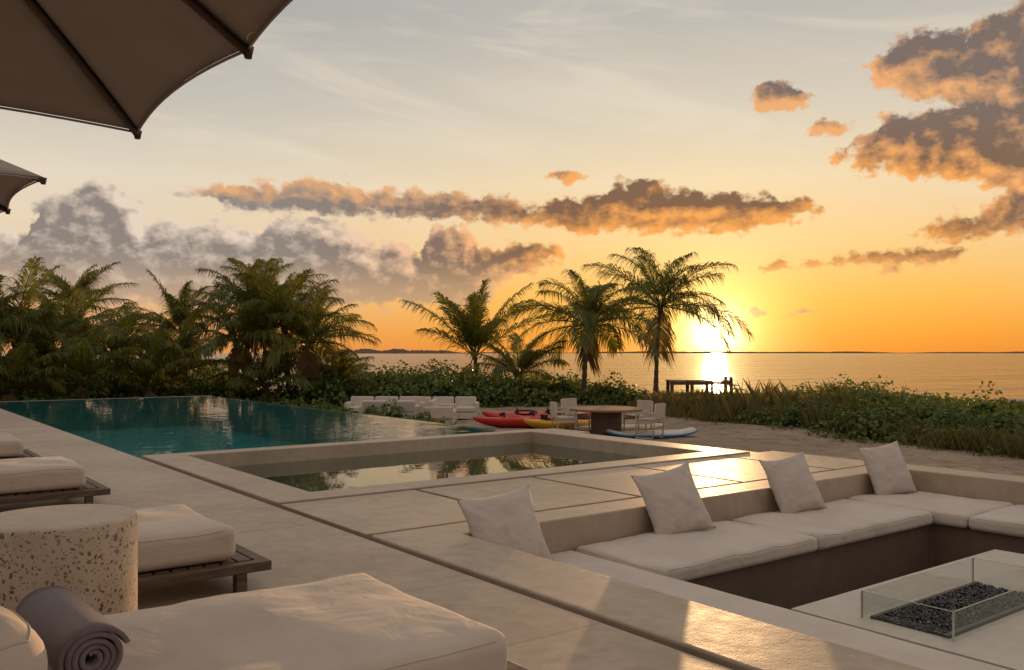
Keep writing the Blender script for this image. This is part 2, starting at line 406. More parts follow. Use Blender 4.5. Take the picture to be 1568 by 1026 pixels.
# fire table
ft=empty('fire_table',(0,0,0))
ring('table_top',(5.75,9.1,1.6,4.06),(6.0,7.62,2.98,3.56),-.53,-.45,M['fire_table'],.006,ft)
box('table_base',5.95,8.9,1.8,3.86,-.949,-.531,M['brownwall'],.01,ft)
box('fire_tray',5.985,7.635,2.965,3.575,-.529,-.475,M['metal'],0,ft)
box('burner_rim_a',6.0,7.62,2.982,3.02,-.474,-.43,M['metal'],.003,ft)
box('burner_rim_b',6.0,7.62,3.52,3.558,-.474,-.43,M['metal'],.003,ft)
Vp=[];Fp=[]
ico=[Vector(v) for v in((1,0,0),(-1,0,0),(0,1,0),(0,-1,0),(0,0,1),(0,0,-1))]
icf=[(0,2,4),(2,1,4),(1,3,4),(3,0,4),(2,0,5),(1,2,5),(3,1,5),(0,3,5)]
for i in range(2800):
    c=Vector((random.uniform(6.03,7.59),random.uniform(3.03,3.51),-.455+random.uniform(0,.022)))
    r=random.uniform(.010,.020); R=Matrix.Rotation(random.uniform(0,6),3,Vector((random.random(),random.random(),random.random())).normalized())
    b=len(Vp)
    for v in ico: Vp.append(c+R@(v*r*random.uniform(.6,1.2)))
    Fp+=[tuple(b+k for k in f) for f in icf]
mk('fire_glass_pebbles',Vp,Fp,M['blackglass'],ft)
gx0,gx1,gy0,gy1,gz0,gz1=5.96,7.66,2.93,3.60,-.449,-.25
for nm,a in (('glass_panel_1',(gx0,gx1,gy0-.005,gy0+.005)),('glass_panel_2',(gx0,gx1,gy1-.005,gy1+.005)),('glass_panel_3',(gx0-.005,gx0+.005,gy0+.006,gy1-.006)),('glass_panel_4',(gx1-.005,gx1+.005,gy0+.006,gy1-.006))):
    box(nm,*a,gz0,gz1,M['glass'],0,ft)
    x0,x1,y0,y1=a
    box(nm+'_edge',x0,x1,y0,y1,gz1+.001,gz1+.003,M['glassedge'],0,ft)
for i,(x,y) in enumerate(((gx0,gy0),(gx0,gy1),(gx1,gy0),(gx1,gy1))):
    box('corner_clip_%d'%i,x-.006,x+.006,y-.006,y+.006,gz0,gz1,M['glassedge'],0,ft)
    
# ------------------------------------------------------------ throw pillows
def pillow(name,x,y,z,size,lean,roll,yaw,seed,th=.125,parent=None,mat=None):
    n=30; V=[];F=[]; idx={}
    for side in(1,-1):
        for i in range(n+1):
            for j in range(n+1):
                u=-1+2*i/n; v=-1+2*j/n
                if side<0 and (i in(0,n) or j in(0,n)): idx[(side,i,j)]=idx[(1,i,j)]; continue
                e=max(0,(1-abs(u)**2.0)*(1-abs(v)**2.0))**.62
                cx=u*(1-.11*(1-v*v)*abs(u)**3); cy=v*(1-.11*(1-u*u)*abs(v)**3)
                d=th*e
                wn=mn.noise(Vector((u*2.2+seed,v*2.2,side)))*.028*e**.5+mn.noise(Vector((u*6+seed,v*5,side*3)))*.012*e**.5
                cr=abs(abs(u)-abs(v)); wn-=.018*math.exp(-(cr/.09)**2)*min(1,max(abs(u),abs(v))*1.2)*e**.4*(max(abs(u),abs(v))>.4)
                d*=1-.28*v
                idx[(side,i,j)]=len(V); V.append((cx*size/2,side*(d+wn)*-1,cy*size/2+size/2*.97))
        for i in range(n):
            for j in range(n):
                q=[idx[(side,i,j)],idx[(side,i+1,j)],idx[(side,i+1,j+1)],idx[(side,i,j+1)]]
                F.append(q if side>0 else q[::-1])
    return mk(name,V,F,mat or M['pillow'],parent,(x,y,z),(rad(-lean),rad(roll),rad(yaw)),True)
pillow('throw_pillow',4.46,5.78,-.31,.71,28,-6,-8,1)
pillow('throw_pillow',6.50,5.76,-.27,.71,27,-8,-10,5)
pillow('throw_pillow',8.42,5.76,-.27,.69,25,-6,-8,9)
pillow('throw_pillow',10.34,5.76,-.27,.69,23,-5,-12,13)

# ------------------------------------------------------------ loungers
def lounger(x1,y0,w,L=2.05,seed=0):
    e=empty('sun_lounger',(x1,y0,0))
    rbox('mattress',L/2,w/2,.108,.06,M['cushion'],e,(-L/2,w/2,.308),(0,0,0),.02,.015,seed,26,True)
    f=.2
    box('frame_side_a',-L-.05,f,-.06,.02,.125,.185,M['wood'],.006,e)
    box('frame_side_b',-L-.05,f,w-.02,w+.06,.125,.185,M['wood'],.006,e)
    box('frame_end',f-.08,f-.001,.022,w-.022,.125,.185,M['wood'],.006,e)
    n=int((L+.1)/.1)
    for i in range(n):
        x=f-.09-(i+1)*.1
        box('slat_%d'%i,x,x+.085,.022,w-.022,.15,.192,M['wood'],.003,e)
    for i,(x,y) in enumerate(((f-.22,-.04),(f-.22,w-.03),(-L+.1,-.04),(-L+.1,w-.03))):
        box('leg_%d'%i,x,x+.07,y,y+.07,0,.124,M['wood'],.005,e)
    return e
lounger(2.07,2.72,1.22,seed=1)
lounger(1.96,5.42,1.04,seed=5)
lounger(1.86,9.2,1.08,seed=9)
lounger(1.80,12.45,1.08,seed=13)
def drum(name,x,y,r,h,mat):
    V=[];F=[];n=72
    prof=[(0,0),(r-.006,0),(r,.006),(r,h-.02),(r-.006,h-.006),(r-.02,h),(0,h)]
    for (a,z) in prof:
        for k in range(n): V.append((a*math.cos(2*math.pi*k/n),a*math.sin(2*math.pi*k/n),z))
    for i in range(len(prof)-1):
        for k in range(n): F.append((i*n+k,i*n+(k+1)%n,(i+1)*n+(k+1)%n,(i+1)*n+k))
    o=mk(name,V,F,mat,None,(x,y,0)); bmf=bmesh.new(); bmf.from_mesh(o.data); bmesh.ops.remove_doubles(bmf,verts=bmf.verts,dist=1e-5); bmf.to_mesh(o.data); bmf.free()
    for p_ in o.data.polygons: p_.use_smooth=abs(p_.normal.z)<.5
    return o
drum('terrazzo_side_table',.84,4.84,.37,.69,M['terrazzo'])
# rolled towel
V=[];F=[]
turns=4.3; n=170; th=.015; rr=[]
for i in range(n+1):
    a=2*math.pi*turns*i/n; r0=.010+.085*i/n
    wob=1+.03*math.sin(a*1.7)+.02*math.sin(a*3.1)
    rr.append((a,r0*wob))
ny_=10; Lt=.62
for j in range(ny_+1):
    yy=Lt*j/ny_
    for (a,r0) in rr:
        dy=.012*math.sin(a*.9)*(1 if j==0 else 0)
        q=1+.02*mn.noise(Vector((a*.6,yy*7,3)))
        for rq in(r0*q,(r0+th)*q): V.append((rq*math.cos(-a+2.2),yy+dy,rq*.97*math.sin(-a+2.2)))
W=2*(n+1)
for j in range(ny_):
    for i in range(n):
        b=j*W+2*i; c=b+W
        F.append((b,b+2,c+2,c)); F.append((b+1,c+1,c+3,b+3))
for j in(0,ny_):
    for i in range(n):
        b=j*W+2*i; F.append((b,b+1,b+3,b+2))
for i in(0,n):
    for j in range(ny_):
        b=j*W+2*i; F.append((b,b+W,b+W+1,b+1))
mk('rolled_towel',V,F,M['towel'],None,(.62,2.98,.543),(0,0,rad(3)),True)
rbox('lounger_pillow',.20,.22,.15,.145,M['cushion'],None,(.28,2.98,.58),(0,rad(-14),rad(4)),.01,.02,33,10,True)

# ------------------------------------------------------------ umbrellas (square, eight ribs)
def umbrella(x,y,A,zr,za):
    e=empty('patio_umbrella',(x,y,0))
    tips=[Vector((A,-A)),Vector((A,0)),Vector((A,A)),Vector((0,A)),Vector((-A,A)),Vector((-A,0)),Vector((-A,-A)),Vector((0,-A))]; n=8
    V=[];F=[];sub=10;rings=14
    def P(r,k,s):
        p=tips[k].lerp(tips[(k+1)%n],s)*r
        w=4*s*(1-s); p=p*(1-.035*w*r**3)
        z=za-(za-zr)*(r**1.15)+.06*math.sin(math.pi*r)-.022*w*math.sin(math.pi*r)+.012*w*r**4
        return (p.x,p.y,z)
    for k in range(n):
        b=len(V)
        for i in range(rings+1):
            for j in range(sub+1): V.append(P(.02+.98*i/rings,k,j/sub))
        for i in range(rings):
            for j in range(sub):
                q=b+i*(sub+1)+j; F.append((q,q+1,q+sub+2,q+sub+1))
    o=mk('canopy',V,F,M['umb'],e,smooth=True)
    s=o.modifiers.new('solid','SOLIDIFY'); s.thickness=.006
    for k in range(n):
        pts=[Vector(P(t,k,0))-Vector((0,0,.022)) for t in np.linspace(.02,1.0,10)]
        tube('rib_%d'%k,pts,.016,M['rib'],e,6)
        tp=Vector(P(1,k,0)); tube('rib_tip_%d'%k,[tp+Vector((0,0,-.04)),tp+Vector((0,0,.0))],[.014,.022],M['rib'],e,8)
        m0=Vector(P(.45,k,0)); tube('strut_%d'%k,[(0,0,zr-.3),m0-Vector((0,0,.03))],.01,M['rib'],e,6)
        pts=[Vector(P(1,k,s_))+Vector((0,0,-.008)) for s_ in np.linspace(0,1,11)]
        tube('hem_%d'%k,pts,.006,M['umb'],e,5)
    tube('pole',[(0,0,.06),(0,0,za-.02)],.028,M['wood'],e,12)
    tube('base',[(0,0,0),(0,0,.07)],[.3,.28],M['metal'],e,24)
    return e
umbrella(-.34,3.10,1.50,2.6,3.32)
umbrella(-.50,7.70,1.50,2.6,3.20)
umbrella(-.60,12.3,1.50,2.6,3.20)

# ------------------------------------------------------------ palms
def palm_mesh(name,seed,th,fl,nf,emax=82,emin=-25,lean=.3,droop=75,dead=3,lw=1.0):
    r=random.Random(seed); V=[];F=[];MI=[]
    la=r.uniform(0,6.28)
    def tr(t):
        return Vector((math.cos(la)*lean*t*t,math.sin(la)*lean*t*t,-.3+(th+.3)*t))
    n=10;K=22
    for i in range(K+1):
        t=i/K; c=tr(t); rd=.10+.10*math.exp(-t*7)+.02*(i%2)-.02*t
        if t>.93: rd+=.05
        for k in range(n):
            a=2*math.pi*k/n; V.append((c.x+rd*math.cos(a),c.y+rd*math.sin(a),c.z))
    for i in range(K):
        for k in range(n): F.append((i*n+k,i*n+(k+1)%n,(i+1)*n+(k+1)%n,(i+1)*n+k)); MI.append(0)
    top=tr(1)
    for f in range(nf+dead):
        isd=f>=nf
        q=(f+.5)/nf
        az=f*2.39996+r.uniform(-.3,.3)
        el=rad(emax+(emin-emax)*q**.9+r.uniform(-8,8)) if not isd else rad(r.uniform(-80,-60))
        L=fl*r.uniform(.74,1.10)*(.75 if q<.12 else 1)*(.5 if isd else 1)
        dr=rad(droop*r.uniform(.6,1.3))*(1.0-.35*max(0,math.sin(-el)))
        h=Vector((math.cos(az),math.sin(az),0)); side=Vector((-math.sin(az),math.cos(az),0))
        side=(side+h*r.uniform(-.2,.2)).normalized()
        S=20; p=top.copy()+h*.08; pts=[];dirs=[]
        for i in range(S+1):
            t=i/S; e=el-dr*t**1.5
            d=h*math.cos(e)+Vector((0,0,math.sin(e)))
            pts.append(p.copy());dirs.append(d); p=p+d*L/S
        twist=r.uniform(-.7,.7)
        b=len(V)
        for i in range(S+1):
            w=.026*(1-i/S)+.006; up=side.cross(dirs[i]).normalized()
            for s_ in((-w,0),(0,w),(w,0),(0,-w)):
                V.append(pts[i]+side*s_[0]+up*s_[1])
        for i in range(S):
            for k in range(4): F.append((b+i*4+k,b+i*4+(k+1)%4,b+(i+1)*4+(k+1)%4,b+(i+1)*4+k)); MI.append(2 if isd else 1)
        NL=54
        brk=r.uniform(.02,.14)
        for i in range(NL):
            t=.14+.86*(i+.5)/NL
            fi=t*S; i0=min(S-1,int(fi)); pp=pts[i0].lerp(pts[i0+1],fi-i0); d=dirs[i0]
            up=side.cross(d).normalized()
            if up.z<0: up=-up
            prof=(math.sin(math.pi*min(1,(t*.86+.12)))**.6)*.95+.10
            for sg in(-1,1):
                if r.random()<brk: continue
                ll=.27*fl*prof*r.uniform(.7,1.15)
                v_up=r.uniform(.0,.40)
                out=(side*sg*(math.cos(twist))+up*sg*math.sin(twist)*.5+up*v_up+d*(.6+1.1*t)).normalized()
                dr2=r.uniform(.12,.5)
                m1=pp+out*ll*.5+Vector((0,0,-.03*ll))
                m2=pp+out*ll*.82+Vector((0,0,-dr2*ll))
                tip=m2+ (out*.4+Vector((0,0,-.8))).normalized()*ll*.26
                wv=(d.cross(out)).cross(out).normalized()*(.019+.005*r.random())*(fl/3)**.5*lw
                b=len(V)
                V+= [pp-wv*.5,pp+wv*.5,m1+wv,m1-wv,m2+wv*.6,m2-wv*.6,tip]
                F+=[(b,b+1,b+2,b+3),(b+3,b+2,b+4,b+5),(b+5,b+4,b+6)]
                MI+= [2 if isd else 1]*3
    me=bpy.data.meshes.new(name); me.from_pydata([tuple(v) for v in V],[],F); me.update()
    for q in(M['trunk'],M['frond'],M['dry']): me.materials.append(q)
    me.polygons.foreach_set('material_index',MI)
    return me
def gz(x,y):
    return terr(x,y)
def palm(x,y,crownz,fl,seed,**kw):
    z=gz(x,y); me=palm_mesh('palm_tree',seed,crownz-z,fl,**kw)
    addobj('palm_tree',me,None,(x,y,z))
palm(33.8,32.1,3.9,4.8,11,nf=25,emin=-8,droop=72,lean=-.3,dead=1,lw=.95)
palm(26.8,29.9,2.75,4.0,23,nf=24,emin=-8,droop=70,lean=.2,dead=1,lw=.95)
palm(26.4,37.7,1.3,4.4,35,nf=17,emax=86,emin=34,droop=40,lean=.3,dead=1,lw=1.1)
palm(25.9,33.1,.4,2.9,47,nf=16,emax=84,emin=15,droop=50,dead=1,lw=1.1)
L=[(5.4,38.6,1.9,3.6),(8.8,46.0,3.7,3.1),(8.7,37.4,1.3,3.3),(12.4,40.8,2.4,3.0),(12.5,35.7,2.0,3.1),(16.0,40.6,3.9,3.6),
   (15.3,36.1,2.6,3.5),(15.7,34.5,1.9,3.2),(12.7,46.9,1.4,3.0),(7.2,42.3,2.1,3.2),(3.9,38.5,2.1,3.4),(20.2,39.9,.1,1.9),
   (1,37,2.2,3.3),(-4,38,3,3.4),(-8,36,2.5,3.3),(10.6,36.0,.6,2.9),(14.2,38.5,3.3,3.3),(17,37.5,2.1,3.0),(6.8,35.6,.4,2.7),(13.6,34.4,.1,2.5),
   (4.8,35.4,.2,2.5),(9.2,35.2,.2,2.3),(16.4,35.0,.1,2.3),(2.5,35.6,.3,2.5),(6,37,.9,2.9)]
for i,(x,y,cz,fl) in enumerate(L):
    up=(i%3==0)
    palm(x,y,cz,fl,100+i*7,nf=18 if cz>2 else 15,emax=86,emin=(16 if up else -2) if cz>1.8 else 18,droop=44 if up else 62,lean=random.uniform(-.7,.7),dead=2 if cz>2 else 1,lw=1.0)

# ------------------------------------------------------------ shrubs
def leaves(lumps,dens,size,flat=.6):
    Vs=[];Fs=[];base=0
    for (x,y,z,rx,ry,rz) in lumps:
        n=int(dens*(rx*ry+rx*rz+ry*rz)*2)
        u=rng.normal(size=(n,3)); u/=np.linalg.norm(u,axis=1)[:,None]; u[:,2]=np.abs(u[:,2])*1.0-.12
        ph=rng.uniform(0,6,3)
        bumpy=1+.16*np.sin(u[:,0]*6+ph[0]+x)+.14*np.sin(u[:,1]*7+ph[1])+.1*np.sin(u[:,2]*9+ph[2])
        rad_=bumpy*(1-.35*rng.random(n)**2)+.07*rng.normal(size=n)
        c=np.array([x,y,z])+u*np.array([rx,ry,rz])*rad_[:,None]
        nrm=u+rng.normal(size=(n,3))*flat; nrm[:,2]+=.3; nrm/=np.linalg.norm(nrm,axis=1)[:,None]
        t=np.cross(nrm,rng.normal(size=(n,3))); t/=np.linalg.norm(t,axis=1)[:,None]; b=np.cross(nrm,t)
        s=(size*rng.uniform(.55,1.2,n))[:,None]
        v=np.stack([c-t*s*.5,c+b*s*.38-t*s*.1+nrm*s*.06,c+t*s*.5,c-b*s*.38-t*s*.1+nrm*s*.06],1).reshape(-1,3)
        Vs.append(v); Fs.append(np.arange(n*4).reshape(-1,4)+base); base+=n*4
    V=np.concatenate(Vs);F=np.concatenate(Fs); mi=np.zeros(len(F))
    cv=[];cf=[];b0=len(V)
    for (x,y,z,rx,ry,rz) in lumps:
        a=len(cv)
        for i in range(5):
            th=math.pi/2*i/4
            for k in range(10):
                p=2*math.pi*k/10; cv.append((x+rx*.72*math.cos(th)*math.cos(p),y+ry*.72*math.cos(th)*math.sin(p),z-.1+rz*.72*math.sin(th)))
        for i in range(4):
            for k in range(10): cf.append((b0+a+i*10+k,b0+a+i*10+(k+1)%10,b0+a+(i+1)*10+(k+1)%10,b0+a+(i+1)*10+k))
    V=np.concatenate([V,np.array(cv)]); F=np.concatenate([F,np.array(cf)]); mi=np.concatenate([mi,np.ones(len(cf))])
    return V,F,mi
def bushes(name,lumps,dens,size):
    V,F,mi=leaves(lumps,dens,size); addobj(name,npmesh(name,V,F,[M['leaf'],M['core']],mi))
def along(pts,rows,step,dx,dy,r,jit=.5,seed=0,var=(-.30,.12)):
    R=random.Random(seed); out=[]
    for a,b in zip(pts[:-1],pts[1:]):
        d=math.hypot(b[0]-a[0],b[1]-a[1]); n=max(1,int(d/step))
        for i in range(n):
            t=i/n
            for k in range(rows):
                x=a[0]+(b[0]-a[0])*t+dx*k+R.uniform(-jit,jit); y=a[1]+(b[1]-a[1])*t+dy*k+R.uniform(-jit,jit)
                zt=a[2]+(b[2]-a[2])*t+R.uniform(*var)-(0 if k else .35)
                g=gz(x,y); rr=r*R.uniform(.75,1.25)
                out.append((x,y,g,rr,rr,max(.35,zt-g)))
    return out
mid=along([(15.2,33.8,.75),(20.0,31.5,.9),(24.5,29.6,.5),(28.8,28.3,.15)],5,1.25,1.5,2.2,1.15,.7,1)
bushes('sea_grape_bushes',mid,75,.20)
left=along([(-10,34.3,.35),(2,34.2,.4),(15.0,33.6,.4)],3,1.2,.2,1.8,1.1,.6,2)+along([(-10,39.5,1.0),(2,39.5,1.0),(16.0,38.8,.8)],2,1.6,.2,1.8,1.5,.7,21)
bushes('garden_hedge',left,75,.20)
back=along([(-10,50,1.8),(8,52,1.8),(17,46,1.3)],3,2.0,0,2.0,1.9,.8,8)
bushes('background_foliage',back,40,.3)
right=along([(25.0,19.6,.05),(23.6,15.6,.48),(22.4,12.2,.34),(21.9,9.6,.26),(21.7,6.5,.22),(21.5,0,.2),(21.5,-4,.2)],4,1.3,1.6,.5,1.1,.5,3,(-.50,.15))
bushes('dune_bushes',right,120,.15)
far=along([(34.5,24,-.5),(31,20,-.35),(30,12,-.3),(29,5,-.25),(29,-4,0)],4,1.8,2.6,1.0,1.5,.8,5)
bushes('dune_bushes',far,45,.22)
gr_=along([(29.2,26.8,-.35),(27.0,23.5,-.3),(25.0,19.8,-.15)],3,1.2,1.4,1.0,.8,.5,31,(-.25,.1))
bushes('dune_bushes',gr_,100,.15)
pl=along([(12.2,16.0,-.35),(12.6,22,-.3),(12.6,29,-.15),(12.4,32,0)],2,.9,1.1,0,.55,.3,6)
bushes('pool_side_planting',pl[10:],150,.17)
def grass(name,areas,h):
    Vs=[];Fs=[];b=0
    for (x0,y0,x1,y1,w,cnt) in areas:
        t=rng.random(cnt)
        off=rng.normal(size=(cnt,2))*w
        px=x0+(x1-x0)*t+off[:,0]; py=y0+(y1-y0)*t+off[:,1]
        pz=np.array([gz(a,c) for a,c in zip(px,py)])
        hs=rng.uniform(.4,1.1,cnt)
        for k in range(9):
            a=rng.uniform(0,6.28,cnt); hh=h*hs*rng.uniform(.6,1.2,cnt); ln=hh*rng.uniform(.1,.6,cnt)
            dx,dy=np.cos(a),np.sin(a); w_=.0045
            bx=px+rng.normal(size=cnt)*.10; by=py+rng.normal(size=cnt)*.10
            v=np.stack([np.stack([bx-dy*w_,by+dx*w_,pz-.03],-1),np.stack([bx+dy*w_,by-dx*w_,pz-.03],-1),
                np.stack([bx+dy*w_*.7+dx*ln*.35,by-dx*w_*.7+dy*ln*.35,pz+hh*.6],-1),np.stack([bx+dx*ln,by+dy*ln,pz+hh],-1)],1).reshape(-1,3)
            Vs.append(v);Fs.append(np.arange(cnt*4).reshape(-1,4)+b); b+=cnt*4
    addobj(name,npmesh(name,np.concatenate(Vs),np.concatenate(Fs),[M['grass']]))
grass('dune_grass',[(28.5,26,25.0,19,1.0,1500),(24.2,18.5,20.9,8,.35,450),(20.8,8,20.8,-3,.35,250),(31,26,27.5,20,1.2,700)],.58)
grass('dune_grass',[(27,22,24.5,15,1.2,110)],1.15)

# ------------------------------------------------------------ beach furniture
def chair(x,y,rz):
    z=gz(x,y)+.02; e=empty('director_chair',(x,y,z),rz)
    w=.28;d=.24
    for i,sx in enumerate((-w,w)):
        tube('leg_f%d'%i,[(sx,-d,0),(sx,-d,.66)],.02,M['canvas'],e,6)
        tube('leg_b%d'%i,[(sx,d,0),(sx,d+.08,.92)],.02,M['canvas'],e,6)
        box('arm_%d'%i,sx-.03,sx+.03,-d-.05,d+.08,.66,.69,M['canvas'],.005,e)
        box('foot_%d'%i,sx-.02,sx+.02,-d,d,.02,.05,M['canvas'],.004,e)
        box('rail_%d'%i,sx-.018,sx+.018,-d+.02,d-.02,.40,.44,M['canvas'],.004,e)
    box('seat',-w+.02,w-.02,-d,d,.44,.475,M['canvas'],.01,e)
    rbox('seat_pad',w-.03,d-.01,.03,.02,M['canvas'],e,(0,0,.51))
    box('backrest',-w,w,d+.04,d+.075,.56,.94,M['canvas'],.01,e)
TX,TY=16.5,17.5; tz=gz(TX,TY)
e=empty('outdoor_dining_table',(TX,TY,tz))
def disc(name,r,z0,z1,mat,par,n=40):
    return tube(name,[(0,0,z0),(0,0,z1)],r,mat,par,n)
bev(disc('top',.98,.70,.76,M['woodl'],e),.01)
bev(disc('pedestal',.42,0,.70,M['wood'],e,20),.01)
disc('foot',.52,0,.04,M['wood'],e,24)
cr=Vector((.7965,-.6046,0)); cf=Vector((.6046,.7965,0))
for (a,b) in((-1.15,-.25),(1.05,-.75),(.95,.75),(-.75,.95)):
    p=Vector((TX,TY,0))+cr*a+cf*b
    dv=Vector((TX,TY,0))-p; chair(p.x,p.y,math.atan2(dv.y,dv.x)+math.pi/2)
def kayak(name,x,y,rz,L,w,h,mat,mat2,z=0,tilt=0):
    V=[];F=[];n=36;m=14
    for i in range(n+1):
        t=-1+2*i/n; ww=w/2*max(0,(1-abs(t)**2.3))**.8+.004; rise=.16*abs(t)**3
        for k in range(m):
            a=2*math.pi*k/m; cz=math.sin(a); zz=(h*.5*cz if cz<0 else h*.32*cz)
            V.append((t*L/2,ww*math.cos(a),h*.5+zz*(.25+.75*(ww/(w/2)))+rise))
    for i in range(n):
        for k in range(m): F.append((i*m+k,i*m+(k+1)%m,(i+1)*m+(k+1)%m,(i+1)*m+k))
    F.append(tuple(range(m))[::-1]); F.append(tuple(n*m+k for k in range(m)))
    e=empty(name,(x,y,gz(x,y)+z),rz); e.rotation_euler=(tilt,0,rz)
    mk('hull',V,F,mat,e,smooth=True)
    for cx in(-.55,.45):
        pts=[(cx+.36*math.cos(a),.2*math.sin(a),h*.82) for a in np.linspace(0,2*math.pi,18)]
        tube('cockpit_rim',pts,.025,mat2,e,6)
        box('seat_back',cx-.30,cx-.25,-.17,.17,h*.7,h*.7+.20,M['metal'],.01,e)
    return e
ra=math.atan2(cr.y,cr.x)
kayak('red_kayak',18.0,22.1,ra+.12,3.9,.8,.5,M['red'],M['metal'],tilt=.25)
kayak('yellow_kayak',16.75,19.35,ra+.5,3.0,.75,.42,M['yellow'],M['metal'])
kayak('red_kayak',16.7,21.2,ra+.45,3.6,.8,.42,M['red'],M['orange'],tilt=-.2)
def board(x,y,rz,L,w,mat,stripe,z=0):
    V=[];F=[];n=30
    for lv,(s_,zz) in enumerate(((.9,0),(1,.05),(.93,.11))):
        for i in range(2*n):
            a=2*math.pi*i/(2*n); cx=math.copysign(abs(math.cos(a))**.9,math.cos(a)); sy=math.copysign(abs(math.sin(a))**.75,math.sin(a))
            V.append((cx*L/2*s_,sy*w/2*s_,zz+.12*abs(cx)**4))
    N=2*n
    for l in range(2):
        for i in range(N): F.append((l*N+i,l*N+(i+1)%N,(l+1)*N+(i+1)%N,(l+1)*N+i))
    F.append(tuple(range(N))[::-1]); F.append(tuple(2*N+i for i in range(N)))
    e=empty('paddle_board',(x,y,gz(x,y)+z+.03),rz); mk('board',V,F,mat,e,smooth=False)
    tube('rail_stripe',[(V[N+i][0]*1.003,V[N+i][1]*1.003,V[N+i][2]) for i in list(range(N))+[0]],.03,stripe,e,5)
    box('deck_pad',-L*.3,L*.1,-w*.3,w*.3,.115,.125,stripe,.002,e)
board(17.3,16.6,ra+.22,2.6,.82,M['white'],M['blue'])
board(17.6,18.6,ra-.1,3.2,.8,M['white'],M['yellow'])

def osofa(x,y,rz,L):
    e=empty('outdoor_sofa',(x,y,gz(x,y)),rz)
    box('base',-L/2,L/2,-.42,.42,.05,.26,M['white'],.02,e)
    n=max(1,round(L/.8)); w=L/n
    for i in range(n):
        cx=-L/2+w*(i+.5)
        rbox('seat_%d'%i,w/2-.01,.38,.09,.05,M['seat'],e,(cx,-.03,.36),(0,0,0),.02,0,0,6)
        rbox('back_%d'%i,w/2-.02,.09,.2,.06,M['seat'],e,(cx,.32,.6),(rad(-8),0,0),0,0,0,6)
    rbox('arm_a',.08,.4,.2,.05,M['seat'],e,(-L/2+.0,0,.42)); rbox('arm_b',.08,.4,.2,.05,M['seat'],e,(L/2,0,.42))
osofa(15.2,27.4,ra,2.6); osofa(16.9,26.3,ra+.05,2.4); osofa(16.0,24.9,ra+math.pi*.5,1.7); osofa(14.6,26.0,ra+math.pi,1.8)
def walk(x,y,rz):
    e=empty('wooden_boardwalk',(x,y,gz(x,y)),rz)
    for i in range(16): box('plank_%d'%i,-1.4+i*.175,-1.4+i*.175+.16,-.6,.6,1.0,1.05,M['woodd'],.004,e)
    for i,px in enumerate((-1.3,-.4,.5,1.35)):
        for j,py in enumerate((-.55,.5)):
            box('post_%d%d'%(i,j),px-.07,px+.07,py-.05,py+.07,-.3,.999 if i<3 else 1.2,M['woodd'],.005,e)
    box('beam',-1.4,1.4,-.59,-.53,.84,.995,M['woodd'],.004,e)
    for k in range(4): box('step_%d'%k,1.45+.28*k,1.72+.28*k,-.5,.5,.80-.2*k,.84-.2*k,M['woodd'],.004,e)
walk(31.0,26.8,ra)

# ------------------------------------------------------------ camera
cam=bpy.data.cameras.new('camera'); co_=bpy.data.objects.new('camera',cam); sc.collection.objects.link(co_)
cam.sensor_width=36; cam.lens=30.95; cam.shift_y=.0172; cam.clip_end=30000; cam.clip_start=.05
co_.location=(0,0,1.5); co_.rotation_euler=(rad(90),0,rad(-BEAR)); sc.camera=co_
sl=bpy.data.lights.new('sun','SUN'); sl.energy=4.2; sl.angle=rad(.53); sl.color=(1,.58,.26)
so=bpy.data.objects.new('sun',sl); sc.collection.objects.link(so)
sd=Vector((math.sin(rad(SUN_AZ))*math.cos(rad(SUN_EL)),math.cos(rad(SUN_AZ))*math.cos(rad(SUN_EL)),math.sin(rad(SUN_EL))))
so.rotation_euler=sd.to_track_quat('Z','Y').to_euler(); so.location=(0,0,30)

# ------------------------------------------------------------ world
w=bpy.data.worlds.new('World'); sc.world=w; w.use_nodes=True
t=NT(w.node_tree); bg=t.n['Background']
A0,A1=-36.,36.
# each bank: (azimuth deg, centre elevation, half height)
band=[(-36,9.8,-1),(-23,9.8,-.6),(-21.5,9.9,.15),(-19.5,9.9,.15),(-18.5,9.7,.6),(-15,9.6,.8),(-12,9.9,1.2),(-10,9.7,.95),(-9,9.4,.7),(-6,9.6,.95),(-3,9.4,.9),(0,9.1,.8),(1.2,8.8,.7),(3,8.8,.95),(5,8.9,1.2),(6.5,9.2,1.4),(8,9.4,1.7),(10,9.1,1.5),(12,8.9,1.45),(14,8.7,1.2),(17,8.7,.85),(18.8,8.7,.4),(20,8.7,-.5),(21,8.7,-1),(36,8.7,-1)]
def tops(l,bot=3.0): return [(a,(tp+bot)/2,(tp-bot)/2) for a,tp in l]
cum=tops([(-36,6),(-30.5,6.8),(-29,6.8),(-28.3,8.9),(-26.6,9.2),(-25.6,10.5),(-24.2,10.6),(-23.2,9.1),(-22.2,7.8),(-21.2,8.4),(-20.2,7.7),(-18.6,8.0),(-17.1,8.0),(-16,7.4),(-15.3,8.2),(-13.5,8.8),(-11.8,8.6),(-10.2,8.0),(-9.2,6.8),(-7.2,7.0),(-5.9,6.4),(-5.2,8.1),(-3.0,8.2),(-2.2,6.9)])+[(.5,6.2,.85),(2.6,6.3,.75),(3.8,6.2,-.1),(5,6.2,-1),(36,6,-1)]
ru=[(-36,16,-1),(20.5,16.6,-1),(22.0,16.8,.1),(23.0,16.6,1.3),(25,16.6,2.0),(27,15.9,2.0),(28.3,15.9,2.6),(29.6,16.0,3.3),(31,16.4,3.4),(36,17,3.4)]
rl=[(-36,12,-1),(19.0,11.8,-.8),(20.1,11.8,.15),(21.4,11.8,.8),(22.8,12.3,1.5),(24.5,12.2,1.8),(27,12.0,2.2),(29,11.5,2.6),(30.2,10.8,3.2),(36,10.5,3)]
